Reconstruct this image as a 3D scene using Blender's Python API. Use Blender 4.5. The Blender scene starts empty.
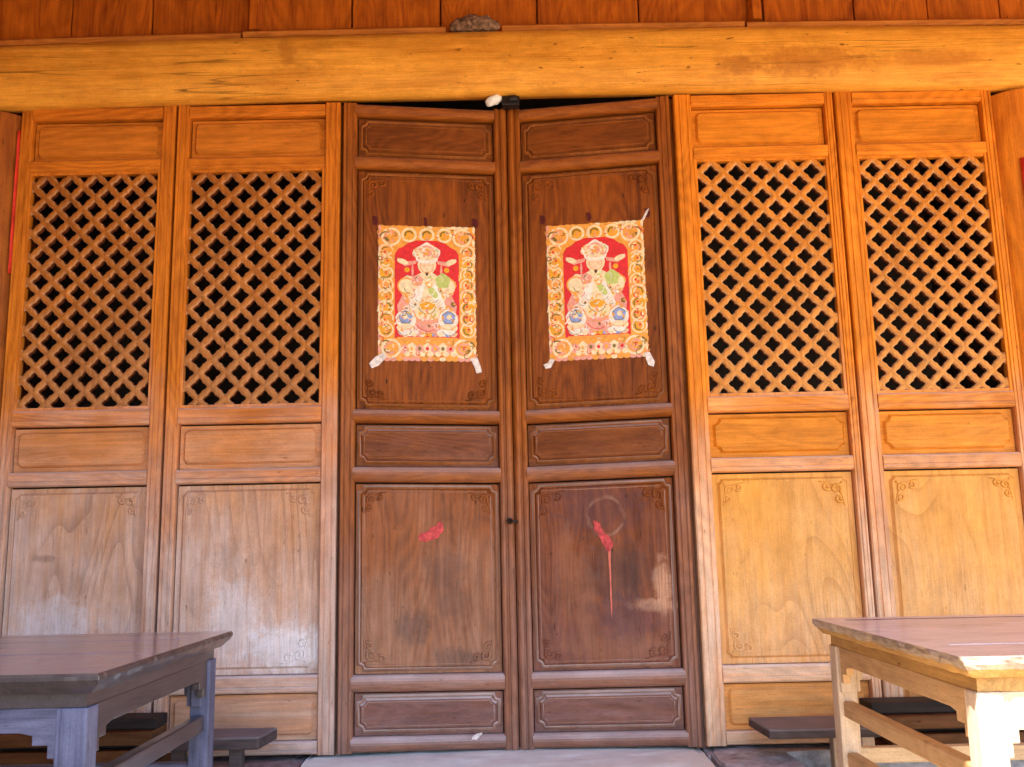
import bpy, bmesh, math, random
from mathutils import Vector, Matrix, noise as mnoise
random.seed(7)
R = math.radians
S = bpy.context.scene

# ------------------------------------------------------------------ camera
PITCH, ROLL, FPX = R(9.6), R(1.2), 930.0
cam_d = bpy.data.cameras.new('Camera')
cam_d.sensor_width = 36.0
cam_d.lens = FPX / 1024 * 36.0
cam_d.clip_end = 500
cam = bpy.data.objects.new('Camera', cam_d)
S.collection.objects.link(cam)
cam.location = (0, -3.6, 1.08)
cam.rotation_euler = (Matrix.Rotation(R(90) + PITCH, 3, 'X') @ Matrix.Rotation(-ROLL, 3, 'Z')).to_euler()
S.camera = cam

# ------------------------------------------------------------------ light
SUN_E, SUN_A = R(58), R(35)          # elevation; degrees to the left of straight-in-front
to_sun = Vector((-math.sin(SUN_A) * math.cos(SUN_E), -math.cos(SUN_A) * math.cos(SUN_E), math.sin(SUN_E)))
W = bpy.data.worlds.new('World'); S.world = W; W.use_nodes = True
wn = W.node_tree
sky = wn.nodes.new('ShaderNodeTexSky'); sky.sky_type = 'NISHITA'; sky.sun_disc = False
sky.sun_elevation = SUN_E
sky.sun_rotation = math.atan2(to_sun.x, to_sun.y)
bg = wn.nodes['Background']; bg.inputs['Strength'].default_value = 0.15
wn.links.new(sky.outputs['Color'], bg.inputs['Color'])
sun_d = bpy.data.lights.new('Sun', 'SUN'); sun_d.energy = 3.9; sun_d.angle = R(0.5); sun_d.color = (1.0, 0.90, 0.74)
sun = bpy.data.objects.new('Sun', sun_d); S.collection.objects.link(sun)
sun.rotation_euler = to_sun.to_track_quat('Z', 'Y').to_euler()
sun.location = to_sun * 40
S.view_settings.view_transform = 'Standard'
S.view_settings.look = 'None'
S.view_settings.gamma = 1.0
S.view_settings.use_curve_mapping = False
S.view_settings.exposure = 2.38
S.cycles.use_denoising = True
S.cycles.max_bounces = 10
S.cycles.diffuse_bounces = 6
S.cycles.glossy_bounces = 4

# ------------------------------------------------------------------ materials
class G:
    """small node-graph helper"""
    def __init__(s, name):
        s.m = bpy.data.materials.new(name); s.m.use_nodes = True
        s.t = s.m.node_tree; s.b = s.t.nodes['Principled BSDF']
    def n(s, typ, **kw):
        x = s.t.nodes.new(typ)
        for k, v in kw.items(): setattr(x, k, v)
        return x
    def l(s, a, b): s.t.links.new(a, b)
    def val(s, sock, v):
        if hasattr(v, 'is_linked') or isinstance(v, bpy.types.NodeSocket): s.l(v, sock)
        else: sock.default_value = v
    def math(s, op, a, b=0.0, c=None, clamp=False):
        x = s.n('ShaderNodeMath', operation=op, use_clamp=clamp)
        s.val(x.inputs[0], a); s.val(x.inputs[1], b)
        if c is not None: s.val(x.inputs[2], c)
        return x.outputs[0]
    def vmul(s, a, v):
        x = s.n('ShaderNodeVectorMath', operation='MULTIPLY'); s.l(a, x.inputs[0]); x.inputs[1].default_value = v
        return x.outputs[0]
    def vadd(s, a, b):
        x = s.n('ShaderNodeVectorMath', operation='ADD'); s.l(a, x.inputs[0]); s.val(x.inputs[1], b)
        return x.outputs[0]
    def noise(s, vec, scale, detail=4, rough=.55, dist=0.0):
        x = s.n('ShaderNodeTexNoise'); s.l(vec, x.inputs['Vector'])
        x.inputs['Scale'].default_value = scale; x.inputs['Detail'].default_value = detail
        x.inputs['Roughness'].default_value = rough; x.inputs['Distortion'].default_value = dist
        return x.outputs['Fac']
    def ramp(s, f, stops):
        x = s.n('ShaderNodeValToRGB'); s.l(f, x.inputs[0]); e = x.color_ramp.elements
        while len(e) < len(stops): e.new(.5)
        for i, (p, c) in enumerate(stops):
            e[i].position = p; e[i].color = (*c, 1) if len(c) == 3 else c
        return x.outputs['Color']
    def mapr(s, f, a, b, c=0., d=1., smooth=False):
        x = s.n('ShaderNodeMapRange'); x.clamp = True
        if smooth: x.interpolation_type = 'SMOOTHSTEP'
        s.l(f, x.inputs['Value'])
        for k, v in zip(('From Min', 'From Max', 'To Min', 'To Max'), (a, b, c, d)): x.inputs[k].default_value = v
        return x.outputs['Result']
    def mix(s, f, a, b, mode='MIX'):
        x = s.n('ShaderNodeMix', data_type='RGBA', blend_type=mode)
        s.val(x.inputs['Factor'], f)
        for sock, v in ((x.inputs['A'], a), (x.inputs['B'], b)):
            if isinstance(v, tuple): sock.default_value = (*v, 1) if len(v) == 3 else v
            else: s.l(v, sock)
        return x.outputs['Result']
    def bump(s, h, strength=.3, dist=.002):
        x = s.n('ShaderNodeBump'); x.inputs['Strength'].default_value = strength; x.inputs['Distance'].default_value = dist
        s.l(h, x.inputs['Height']); s.l(x.outputs[0], s.b.inputs['Normal'])

def wood(name, dark, light, axis='Z', sky_bleach=None, bz=(.35, 1.7), bmax=.9, rough=.58, spec=.18, rings=1.0,
         stain=.35, stain_col=None, blots=(), grain=1.0, sky_dust=None, bump=.35, coat=0.0, cracks=0.0, cath=0.0):
    """timber with fibres along one axis, growth rings, old stains and, towards the ground, bleached wear mixed with painted skylight"""
    g = G(name)
    tc = g.n('ShaderNodeTexCoord').outputs['Object']
    oi = g.n('ShaderNodeObjectInfo').outputs['Random']
    off = g.n('ShaderNodeCombineXYZ')
    for i, k in enumerate((37., 11., 23.)): g.l(g.math('MULTIPLY', oi, k), off.inputs[i])
    v = g.vadd(tc, off.outputs[0])
    ix = 'XYZ'.index(axis)
    def st(a, b): return tuple(b if i == ix else a for i in range(3))
    fib = g.noise(g.vmul(v, st(1.0, .035)), 190 * grain, 5, .65)
    wide = g.noise(g.vmul(v, st(1.0, .045)), 42 * grain, 5, .65, .2)
    patch = g.noise(g.vmul(v, st(1.0, .30)), 6.5, 3, .55)
    # growth rings: level sets of a slowly varying field (gives cathedral arches)
    fld = g.noise(g.vmul(v, st(1.0, .22)), 3.6 * grain, 2, .45, .2)
    rg = g.math('FRACT', g.math('MULTIPLY', fld, 24.0))
    rg = g.math('ABSOLUTE', g.math('SUBTRACT', rg, .5))
    rg = g.math('MULTIPLY', rg, 2.0 * rings)
    f = g.math('ADD', g.math('MULTIPLY', fib, .36), g.math('MULTIPLY', wide, .36))
    f = g.math('ADD', f, g.math('MULTIPLY', patch, .28))
    f = g.math('ADD', f, g.math('MULTIPLY', g.math('SUBTRACT', rg, rings * .5), .10))
    if cath:                               # bold curved growth lines of a flat-sawn board
        cf = g.noise(g.vmul(g.vadd(v, (5., 1., 9.)), st(1.0, .30)), 2.3, 2, .4, .3)
        cf = g.math('FRACT', g.math('MULTIPLY', cf, 20.0))
        cf = g.math('POWER', cf, 4.0)
        cf = g.math('MULTIPLY', cf, g.mapr(g.noise(v, 2.0, 2, .5), .42, .58, .15, 1.0))
        f = g.math('SUBTRACT', f, g.math('MULTIPLY', cf, cath))
    col = g.ramp(f, [(.34, dark), (.64, light)])
    pos = g.n('ShaderNodeNewGeometry').outputs['Position']
    big = g.noise(g.vadd(v, (3.1, 7.7, 1.3)), 2.2, 4, .6)
    rgh = g.mapr(f, .2, .9, rough + .08, rough - .08)
    if sky_bleach:  # paler lower down: bleached wear plus cool skylight painted into the colour
        sp = g.n('ShaderNodeSeparateXYZ'); g.l(pos, sp.inputs[0])
        zz = g.math('ADD', sp.outputs['Z'], g.math('MULTIPLY', g.math('SUBTRACT', big, .5), 1.3))
        bf = g.mapr(zz, bz[0], bz[1], bmax, 0., True)
        streak = g.noise(g.vmul(v, st(1.0, .06)), 34, 4, .6)
        bf = g.math('MULTIPLY', bf, g.mapr(streak, .3, .7, .55, 1.1), clamp=True)
        bc = g.mix(g.mapr(f, .34, .64), tuple(c * .72 for c in sky_bleach), tuple(min(1, c * 1.12) for c in sky_bleach))
        col = g.mix(bf, col, bc)
    sc = stain_col or tuple(c * .35 for c in dark)
    sm = g.mapr(g.noise(g.vmul(g.vadd(v, (9., 2., 5.)), st(1, .5)), 5.5, 6, .7), .56, .78, 0, stain)
    col = g.mix(sm, col, sc)
    specks = g.mapr(g.noise(g.vmul(g.vadd(v, (1., 5., 8.)), st(1, .3)), 60, 2, .5), .70, .76, 0, stain * 1.2)
    col = g.mix(specks, col, tuple(c * .3 for c in dark))
    if cracks:
        ck = g.noise(g.vmul(g.vadd(v, (4., 1., 2.)), st(1.0, .035)), 17, 2, .5)
        ck = g.mapr(g.math('ABSOLUTE', g.math('SUBTRACT', ck, .5)), .0, .011, cracks, 0)
        ck = g.math('MULTIPLY', ck, g.mapr(g.noise(g.vmul(v, st(1, .4)), 3.5, 3, .6), .46, .56))
        col = g.mix(ck, col, tuple(c * .12 for c in dark))
    for (c, p, r, asp, amt, ring) in blots:
        d = g.vadd(pos, (-p[0], 0, -p[2]))
        d = g.vmul(d, (1 / (r * asp[0]), 0, 1 / (r * asp[1])))
        ln = g.n('ShaderNodeVectorMath', operation='LENGTH'); g.l(d, ln.inputs[0])
        q = g.math('ADD', ln.outputs['Value'], g.math('MULTIPLY', g.math('SUBTRACT', g.noise(pos, 26 if not ring else 14, 5, .65), .5), 1.5 if not ring else .45))
        if ring: q = g.math('ADD', g.math('MULTIPLY', g.math('ABSOLUTE', g.math('SUBTRACT', q, .8)), 7.0), .2)
        mf = g.mapr(q, .35, 1.0, amt, 0, True)
        mf = g.math('MULTIPLY', mf, g.mapr(fib, .3, .6, .35, 1.0))
        if ring: mf = g.math('MULTIPLY', mf, g.mapr(g.noise(pos, 11, 3, .6), .40, .56, .15, 1.0))
        col = g.mix(mf, col, c)
    if sky_dust:  # upward faces paler, more so low down: dust plus painted skylight
        sn = g.n('ShaderNodeSeparateXYZ'); g.l(g.n('ShaderNodeNewGeometry').outputs['Normal'], sn.inputs[0])
        spz = g.n('ShaderNodeSeparateXYZ'); g.l(pos, spz.inputs[0])
        df = g.math('MULTIPLY', g.mapr(sn.outputs['Z'], .08, .6), g.mapr(spz.outputs['Z'], .7, 2.2, 1.0, .12))
        df = g.math('MULTIPLY', df, g.mapr(big, .3, .6, .45, .9))
        col = g.mix(df, col, sky_dust)
    # pores, hairline checks and handling marks
    hair = g.noise(g.vmul(g.vadd(v, (6., 3., 1.)), st(1.0, .02)), 75, 2, .5)
    hair = g.math('MULTIPLY', g.mapr(g.math('ABSOLUTE', g.math('SUBTRACT', hair, .5)), .0, .010, .38, 0), g.mapr(g.noise(v, 7, 3, .6), .45, .6))
    col = g.mix(hair, col, tuple(c * .25 for c in dark))
    gr = g.mapr(g.noise(v, 240, 3, .7), .25, .75, .84, 1.16)
    mot = g.mapr(g.noise(g.vmul(g.vadd(v, (2., 8., 4.)), st(1, .6)), 15, 5, .7), .25, .75, .84, 1.16)
    gm = g.n('ShaderNodeCombineXYZ'); gg = g.math('MULTIPLY', gr, mot)
    for i in range(3): g.l(gg, gm.inputs[i])
    col = g.mix(1.0, col, gm.outputs[0], 'MULTIPLY')
    g.l(col, g.b.inputs['Base Color']); g.l(rgh, g.b.inputs['Roughness'])
    g.b.inputs['Specular IOR Level'].default_value = spec
    if coat:
        g.b.inputs['Coat Weight'].default_value = coat; g.b.inputs['Coat Roughness'].default_value = .16
    g.bump(f, bump, .0025)
    return g.m

def plain(name, col, rough=.6, var=.15, scale=30, spec=.3, metal=0., bump=.15, col2=None):
    g = G(name)
    tc = g.n('ShaderNodeTexCoord').outputs['Object']
    nz = g.noise(tc, scale, 5, .65)
    c2 = col2 or tuple(c * (1 - 2.2 * var) for c in col)
    g.l(g.ramp(nz, [(.3, c2), (.7, tuple(min(1, c * (1 + var)) for c in col))]), g.b.inputs['Base Color'])
    g.b.inputs['Roughness'].default_value = rough; g.b.inputs['Specular IOR Level'].default_value = spec
    g.b.inputs['Metallic'].default_value = metal
    g.bump(nz, bump, .003)
    return g.m

LB = (.56, .44, .39)                   # bleached grey-pink wood, cool skylight at the foot mixed in
RB = (.80, .62, .46)                   # bleached honey wood, paler light at the foot mixed in
M = {}
for ax in 'XZ':
    M['wl' + ax] = wood('wood_left_' + ax, (.34, .090, .006), (.70, .225, .018), ax, sky_bleach=LB, bz=(.85, 1.95), bmax=.95, sky_dust=(.60, .55, .56))
    M['wr' + ax] = wood('wood_right_' + ax, (.40, .115, .006), (.84, .28, .018), ax, sky_bleach=RB, bz=(.55, 1.9), bmax=.9, sky_dust=(.74, .66, .58))
M['wl_panel'] = wood('panel_left', (.36, .14, .03), (.60, .27, .08), 'Z', sky_bleach=(.62, .52, .50), bz=(.5, 1.85), bmax=.97, rings=.3, stain=.4, cath=.22,
    blots=[((.74, .75, .80), (-.86, 0, .70), .20, (1, .55), .75, 0), ((.72, .72, .76), (-1.08, 0, .80), .16, (.8, 1.2), .5, 0), ((.70, .70, .76), (-1.75, 0, .75), .20, (1, 1), .5, 0), ((.16, .09, .06), (-1.80, 0, 1.05), .05, (1.6, .4), .6, 0)])  # pale bluish blots: a cool highlight painted in with chalky wear
M['wr_panel'] = wood('panel_right', (.60, .25, .035), (.82, .38, .065), 'Z', sky_bleach=(.76, .52, .31), bz=(.1, 1.6), bmax=.85, rings=.3, stain=.3, cath=.20)
M['wl_panelX'] = wood('panel_left_x', (.32, .095, .008), (.68, .23, .025), 'X', sky_bleach=(.58, .38, .28), bz=(.8, 2.1), bmax=.9, rings=.6, stain=.3)
M['wr_panelX'] = wood('panel_right_x', (.42, .135, .008), (.82, .29, .022), 'X', sky_bleach=(.72, .46, .22), bz=(.1, 1.6), bmax=.7, rings=.6, stain=.25)
M['latl'] = wood('lattice_left', (.24, .068, .008), (.50, .175, .024), 'Z', stain=.45, rings=.4, sky_bleach=(.44, .26, .13), bz=(1.5, 2.4), bmax=.35)
M['latr'] = wood('lattice_right', (.40, .13, .012), (.74, .29, .04), 'Z', stain=.35, rings=.4, sky_bleach=(.62, .36, .14), bz=(1.5, 2.4), bmax=.35)
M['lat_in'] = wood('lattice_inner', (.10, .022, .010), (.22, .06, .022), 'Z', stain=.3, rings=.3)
M['lat_edger'] = wood('lattice_edge_right', (.42, .19, .06), (.74, .40, .17), 'Z', stain=.3, rings=.3)
M['lat_edgel'] = wood('lattice_edge_left', (.28, .11, .035), (.58, .28, .12), 'Z', stain=.4, rings=.3)
DB = (.27, .155, .125)
for ax in 'XZ':
    M['d' + ax] = wood('door_wood_' + ax, (.15, .036, .005), (.36, .108, .014), ax, sky_bleach=DB, bz=(.4, 1.7), bmax=.92, sky_dust=(.52, .45, .46), stain=.4, rough=.48)
grey = (.055, .045, .05)
M['dp1'] = wood('door_panel_left', (.085, .018, .002), (.30, .076, .005), 'Z', sky_bleach=(.34, .19, .125), bz=(.5, 1.6), bmax=.88, stain=.75,
                blots=[(grey, (-.40, 0, .76), .085, (1, 1), .5, 0), (grey, (-.27, 0, .98), .10, (1.2, .9), .35, 0), (grey, (-.25, 0, .85), .09, (1, 1.2), .35, 0), (grey, (-.22, 0, .64), .09, (1.5, .6), .5, 0)])
pale = (.42, .21, .12)
M['dp2'] = wood('door_panel_right', (.085, .018, .002), (.30, .076, .005), 'Z', sky_bleach=(.20, .095, .08), bz=(.5, 1.5), bmax=.85, stain=.75,
                blots=[(pale, (.352, 0, 1.17), .085, (1, 1.1), .85, 1), ((.55, .30, .18), (.56, 0, .90), .10, (.45, 1.4), .95, 0), ((.55, .30, .18), (.52, 0, .83), .09, (1.3, .35), .95, 0),
                       ((.26, .11, .06), (.27, 0, .8), .12, (.5, 2.4), .6, 0), ((.26, .12, .07), (.40, 0, .68), .14, (2.2, .5), .5, 0), (grey, (.4, 0, .95), .16, (1, 1), .5, 0), ((.09, .045, .055), (.32, 0, 1.2), .20, (1.2, .8), .6, 0), ((.09, .045, .055), (.42, 0, .78), .14, (1.3, .8), .6, 0), ((.30, .12, .055), (.2, 0, .95), .1, (.5, 2.2), .5, 0)])
M['dpX'] = wood('door_panel_x', (.09, .022, .003), (.22, .062, .008), 'X', sky_bleach=(.22, .12, .11), bz=(.4, 1.7), bmax=.9, stain=.4, sky_dust=(.50, .44, .46))
M['bead'] = wood('worn_bead', (.14, .036, .006), (.34, .11, .018), 'Z', sky_bleach=(.30, .20, .17), bz=(.4, 1.7), bmax=.92, sky_dust=(.55, .47, .46), stain=.5, rings=.2)
M['beam'] = wood('beam_wood', (.48, .17, .012), (.84, .42, .06), 'X', stain=.7, stain_col=(.30, .11, .015), rings=.25, cracks=.6, blots=[((.36, .12, .015), (1.25, 0, 3.0), .16, (1.9, .5), .75, 0), ((.30, .10, .015), (.95, 0, 2.98), .07, (1.6, .8), .7, 0), ((.45, .15, .02), (1.75, 0, 3.0), .12, (2.2, .4), .6, 0), ((.38, .14, .02), (-.9, 0, 3.08), .06, (.8, 1.4), .6, 0)], rough=.45)
M['board'] = wood('board_wood', (.20, .036, .003), (.50, .135, .009), 'Z', stain=.5, rings=1.0)
M['strip'] = wood('strip_wood', (.30, .09, .012), (.56, .21, .035), 'X', stain=.4)
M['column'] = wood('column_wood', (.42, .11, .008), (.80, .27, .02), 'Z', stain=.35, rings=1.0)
M['column_shaded'] = wood('column_shaded_wood', (.15, .032, .004), (.38, .11, .012), 'Z', stain=.4)  # column wood darkened in its colour for the shaded left end
M['tl_top'] = wood('table_left_top', (.07, .08, .17), (.17, .19, .38), 'X', stain=.5, rough=.28, spec=.6, coat=1.0, stain_col=(.10, .07, .08))  # blue in the base colour stands in for sky sheen on the top
M['tl'] = wood('table_left', (.05, .055, .095), (.16, .17, .28), 'Z', stain=.5, rough=.5, rings=.5)  # grey-blue base carries the skylight falling on the legs
M['tlX'] = wood('table_left_x', (.05, .05, .085), (.15, .15, .24), 'X', stain=.5, rough=.45, rings=.5)  # skylight blue mixed into this base as well
M['tlY'] = wood('table_left_y', (.022, .017, .020), (.07, .055, .062), 'Y', stain=.5, rough=.32, rings=.5, spec=.5, coat=.6)
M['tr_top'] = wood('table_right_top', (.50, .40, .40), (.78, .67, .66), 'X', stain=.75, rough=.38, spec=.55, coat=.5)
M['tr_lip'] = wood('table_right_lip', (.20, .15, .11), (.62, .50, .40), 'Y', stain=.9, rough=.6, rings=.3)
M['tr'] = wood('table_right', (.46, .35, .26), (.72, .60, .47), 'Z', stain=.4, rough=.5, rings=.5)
M['trX'] = wood('table_right_x', (.46, .34, .22), (.72, .58, .40), 'X', stain=.4, rough=.5, rings=.5)
M['trY'] = wood('table_right_y', (.40, .24, .11), (.64, .43, .22), 'Y', stain=.4, rough=.5, rings=.5)
M['tr_edge'] = wood('table_right_edge', (.30, .16, .05), (.58, .36, .12), 'Y', stain=.7, rough=.5, rings=.5)
M['bench'] = wood('bench_wood', (.035, .028, .030), (.10, .08, .085), 'X', stain=.5, sky_dust=(.22, .21, .25))
M['bench_leg'] = wood('bench_leg_wood', (.38, .28, .20), (.55, .44, .34), 'Z', stain=.4)
M['oldb0'] = wood('old_board_dark', (.012, .010, .012), (.04, .032, .034), 'X', stain=.4)
M['oldb1'] = wood('old_board_brown', (.07, .030, .012), (.17, .08, .032), 'X', stain=.6)  # brown darkened in the colour for the shade under the tables
M['black'] = plain('black_iron', (.012, .011, .012), .5, .2, 80)
M['iron'] = plain('dark_iron', (.05, .035, .03), .55, .3, 60, metal=.6)
M['white'] = plain('white_porcelain', (.80, .82, .84), .3, .05, 20)
M['stone_white'] = plain('pale_limestone', (.84, .95, .98), .75, .06, 14, bump=.5)
M['stone_grey'] = plain('grey_stone', (.46, .47, .54), .8, .25, 22, bump=.6)
M['stone_mauve'] = plain('mauve_stone', (.30, .25, .27), .8, .25, 22, bump=.6)
M['red'] = plain('red_paper', (.66, .035, .015), .6, .15, 20)
M['pink'] = plain('faded_red_paper', (.58, .07, .07), .7, .3, 40)
M['maroon'] = plain('dark_red_paper', (.09, .008, .008), .8, .2, 40)
M['tape'] = plain('paper_tape', (.74, .66, .62), .5, .2, 60)
M['nest'] = plain('mud_nest', (.24, .14, .085), .9, .45, 55, bump=.9)
M['dark_room'] = plain('dark_plaster', (.05, .035, .03), .9, .2, 6)  # very dark brown plaster
M['plaster'] = plain('lime_plaster', (.55, .42, .30), .85, .1, 4)
M['tile'] = plain('roof_tile', (.10, .095, .09), .8, .2, 8)

def ground_mat():
    g = G('paving')
    tc = g.n('ShaderNodeTexCoord').outputs['Object']
    br = g.n('ShaderNodeTexBrick'); g.l(tc, br.inputs['Vector'])
    br.inputs['Color1'].default_value = (.56, .42, .27, 1); br.inputs['Color2'].default_value = (.48, .35, .22, 1)
    br.inputs['Mortar'].default_value = (.25, .19, .13, 1); br.inputs['Scale'].default_value = 2.2; br.inputs['Mortar Size'].default_value = .012
    nz = g.noise(tc, 3, 6, .6)
    g.l(g.mix(g.mapr(nz, .35, .7, 0, .5), br.outputs['Color'], (.38, .29, .19)), g.b.inputs['Base Color'])
    g.b.inputs['Roughness'].default_value = .85
    g.bump(nz, .3, .01)
    return g.m
M['ground'] = ground_mat()

# ------------------------------------------------------------------ mesh helpers
class MB:
    def __init__(s, T=None):
        s.v = []; s.f = []; s.mi = []; s.sm = []; s.T = T
    def add(s, pts, faces, mi=0, smooth=False):
        b = len(s.v)
        for p in pts:
            s.v.append(Vector(s.T(p)) if s.T else Vector(p))
        for k in faces:
            s.f.append(tuple(b + i for i in k)); s.mi.append(mi); s.sm.append(smooth)
    def box(s, x0, x1, y0, y1, z0, z1, mi=0):
        P = [(x, y, z) for z in (z0, z1) for y in (y0, y1) for x in (x0, x1)]
        s.add(P, [(0, 2, 3, 1), (4, 5, 7, 6), (0, 1, 5, 4), (2, 6, 7, 3), (0, 4, 6, 2), (1, 3, 7, 5)], mi)
    def sweep(s, prof, a, b, place, mi=0, smooth=False, n=1, wob=None):
        """closed 2-D profile swept from a to b; place(s, t0, t1) -> point"""
        N = len(prof); pts = []
        for k in range(n + 1):
            t = a + (b - a) * k / n
            pts += [place(t, *q) for q in prof]
        F = []
        for k in range(n):
            for i in range(N):
                j = (i + 1) % N
                F.append((k * N + i, k * N + j, (k + 1) * N + j, (k + 1) * N + i))
        s.add(pts, F, mi, smooth)
        s.add([place(a, *q) for q in prof], [tuple(range(N))[::-1]], mi)
        s.add([place(b, *q) for q in prof], [tuple(range(N))], mi)
    def prism(s, loop, d0, d1, inset=0.0, mi=0, mi_side=None, plane='xz', cen=None):
        """outline (u,z) raised from depth d0 to d1 with a bevelled rim"""
        N = len(loop)
        cu = sum(p[0] for p in loop) / N; cz = sum(p[1] for p in loop) / N
        if inset:
            L2 = inset_loop(loop, inset)
        else: L2 = loop
        pts = [(p[0], -d0, p[1]) for p in loop] + [(p[0], -d1, p[1]) for p in L2]
        F = [(i, (i + 1) % N, N + (i + 1) % N, N + i) for i in range(N)]
        s.add(pts, F, mi if mi_side is None else mi_side)
        s.add([(p[0], -d1, p[1]) for p in L2], [tuple(range(N))], mi)
    def ring(s, loop, w, d0, h, mi=0, closed=True):
        """rounded bead of width w and height h following a loop at depth d0"""
        N = len(loop); La = inset_loop(loop, -w / 2); Lm = loop; Lb = inset_loop(loop, w / 2)
        pts = [(p[0], -d0, p[1]) for p in La] + [(p[0], -(d0 + h), p[1]) for p in Lm] + [(p[0], -d0, p[1]) for p in Lb]
        F = []
        for i in range(N):
            j = (i + 1) % N
            F += [(i, j, N + j, N + i), (N + i, N + j, 2 * N + j, 2 * N + i)]
        s.add(pts, F, mi, True)
    def tube(s, path, r, mi=0, sides=6, taper=None):
        n = len(path); pts = []; F = []
        P = [Vector(p) for p in path]
        for i in range(n):
            d = (P[min(i + 1, n - 1)] - P[max(i - 1, 0)]).normalized()
            up = Vector((0, 1, 0)) if abs(d.y) < .9 else Vector((1, 0, 0))
            a = d.cross(up).normalized(); b = d.cross(a)
            rr = r * (taper(i / (n - 1)) if taper else 1)
            for k in range(sides):
                t = 2 * math.pi * k / sides
                pts.append(P[i] + (a * math.cos(t) + b * math.sin(t)) * rr)
        for i in range(n - 1):
            for k in range(sides):
                j = (k + 1) % sides
                F.append((i * sides + k, i * sides + j, (i + 1) * sides + j, (i + 1) * sides + k))
        F += [tuple(range(sides))[::-1], tuple((n - 1) * sides + k for k in range(sides))]
        s.add(pts, F, mi, True)
    def build(s, name, mats, parent=None, base=(0, 0, 0), bevel=0.0, clip=None):
        base = Vector(base)
        me = bpy.data.meshes.new(name)
        me.from_pydata([tuple(p - base) for p in s.v], [], s.f)
        for m in (mats if isinstance(mats, (list, tuple)) else [mats]): me.materials.append(m)
        for p, a, b in zip(me.polygons, s.mi, s.sm): p.material_index = a; p.use_smooth = b
        bm = bmesh.new(); bm.from_mesh(me)
        bmesh.ops.recalc_face_normals(bm, faces=bm.faces)
        bm.to_mesh(me); bm.free()
        o = bpy.data.objects.new(name, me); S.collection.objects.link(o)
        if parent: o.parent = parent
        else: o.location = base
        if bevel:
            w = MOD(o, bevel)
        return o

def MOD(o, bevel):
    b = o.modifiers.new('Bevel', 'BEVEL'); b.width = bevel; b.segments = 2; b.limit_method = 'ANGLE'; b.angle_limit = R(50)
    b.harden_normals = False
    return b

def inset_loop(loop, d):
    N = len(loop); out = []
    area = sum(loop[i][0] * loop[(i + 1) % N][1] - loop[(i + 1) % N][0] * loop[i][1] for i in range(N))
    sg = 1 if area > 0 else -1
    for i in range(N):
        a, b, c = loop[i - 1], loop[i], loop[(i + 1) % N]
        n1 = Vector((-(b[1] - a[1]), b[0] - a[0])); n2 = Vector((-(c[1] - b[1]), c[0] - b[0]))
        n1 = n1.normalized() if n1.length > 1e-9 else n1; n2 = n2.normalized() if n2.length > 1e-9 else n2
        m = n1 + n2
        if m.length < 1e-6: m = n1
        m.normalize(); k = max(.5, m.dot(n1))
        out.append((b[0] + sg * m.x * d / k, b[1] + sg * m.y * d / k))
    return out

def notch_rect(u0, u1, z0, z1, r, kind='concave'):
    """rectangle outline with indented (concave), chamfered or rounded corners"""
    L = []
    for (cx, cz, a0) in ((u0, z0, 90), (u1, z0, 180), (u1, z1, 270), (u0, z1, 0)):
        if kind == 'concave':
            A = [R(a0 - 90 * k / 4) for k in range(5)]
            L += [(cx + r * math.cos(t), cz + r * math.sin(t)) for t in A]
        else:
            ix = r if cx == u0 else -r; iz = r if cz == z0 else -r
            px, pz = cx + ix, cz + iz
            b0 = {90: 180, 180: 270, 270: 0, 0: 90}[a0]
            L += [(px + r * math.cos(R(b0 + 90 * k / 4)), pz + r * math.sin(R(b0 + 90 * k / 4))) for k in range(5)]
    return L

def tag(o, label=None, cat=None, group=None, kind=None):
    if label: o['label'] = label
    if cat: o['category'] = cat
    if group: o['group'] = group
    if kind: o['kind'] = kind
    return o

def empty(name, loc):
    o = bpy.data.objects.new(name, None); S.collection.objects.link(o); o.location = loc
    o.empty_display_size = .1
    return o

# ------------------------------------------------------------------ setting
mb = MB(); mb.add([(-60, -60, 0), (60, -60, 0), (60, 60, 0), (-60, 60, 0)], [(0, 1, 2, 3)])
tag(mb.build('ground', M['ground']), kind='structure')

# the dark room behind the lattice (floor, back wall, side walls, ceiling)
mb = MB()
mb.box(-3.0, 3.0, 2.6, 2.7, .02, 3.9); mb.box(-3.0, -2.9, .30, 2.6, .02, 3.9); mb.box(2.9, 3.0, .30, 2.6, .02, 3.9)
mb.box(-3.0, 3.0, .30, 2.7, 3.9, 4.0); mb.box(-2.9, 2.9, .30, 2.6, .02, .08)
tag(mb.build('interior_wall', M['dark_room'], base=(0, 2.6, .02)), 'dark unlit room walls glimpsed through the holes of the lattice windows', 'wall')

# unseen porch roof added over the tables, its eave placed to cut the sun
mb = MB()
def roofpt(y): return 3.95 + (y - .2) * (3.95 - 2.92) / (2.85)
ys = (.2, -2.65)
mb.add([(-6, .2, roofpt(.2)), (6, .2, roofpt(.2)), (6, -2.65, roofpt(-2.65)), (-6, -2.65, roofpt(-2.65)),
        (-6, .2, roofpt(.2) + .12), (6, .2, roofpt(.2) + .12), (6, -2.65, roofpt(-2.65) + .12), (-6, -2.65, roofpt(-2.65) + .12)],
       [(0, 1, 2, 3), (7, 6, 5, 4), (0, 4, 5, 1), (3, 2, 6, 7), (0, 3, 7, 4), (1, 5, 6, 2)])
tag(mb.build('unseen_porch_roof', M['board'], base=(0, 0, 3.9)), 'unseen sloping timber porch roof added above the doors to cut the sun', 'roof')
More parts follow.
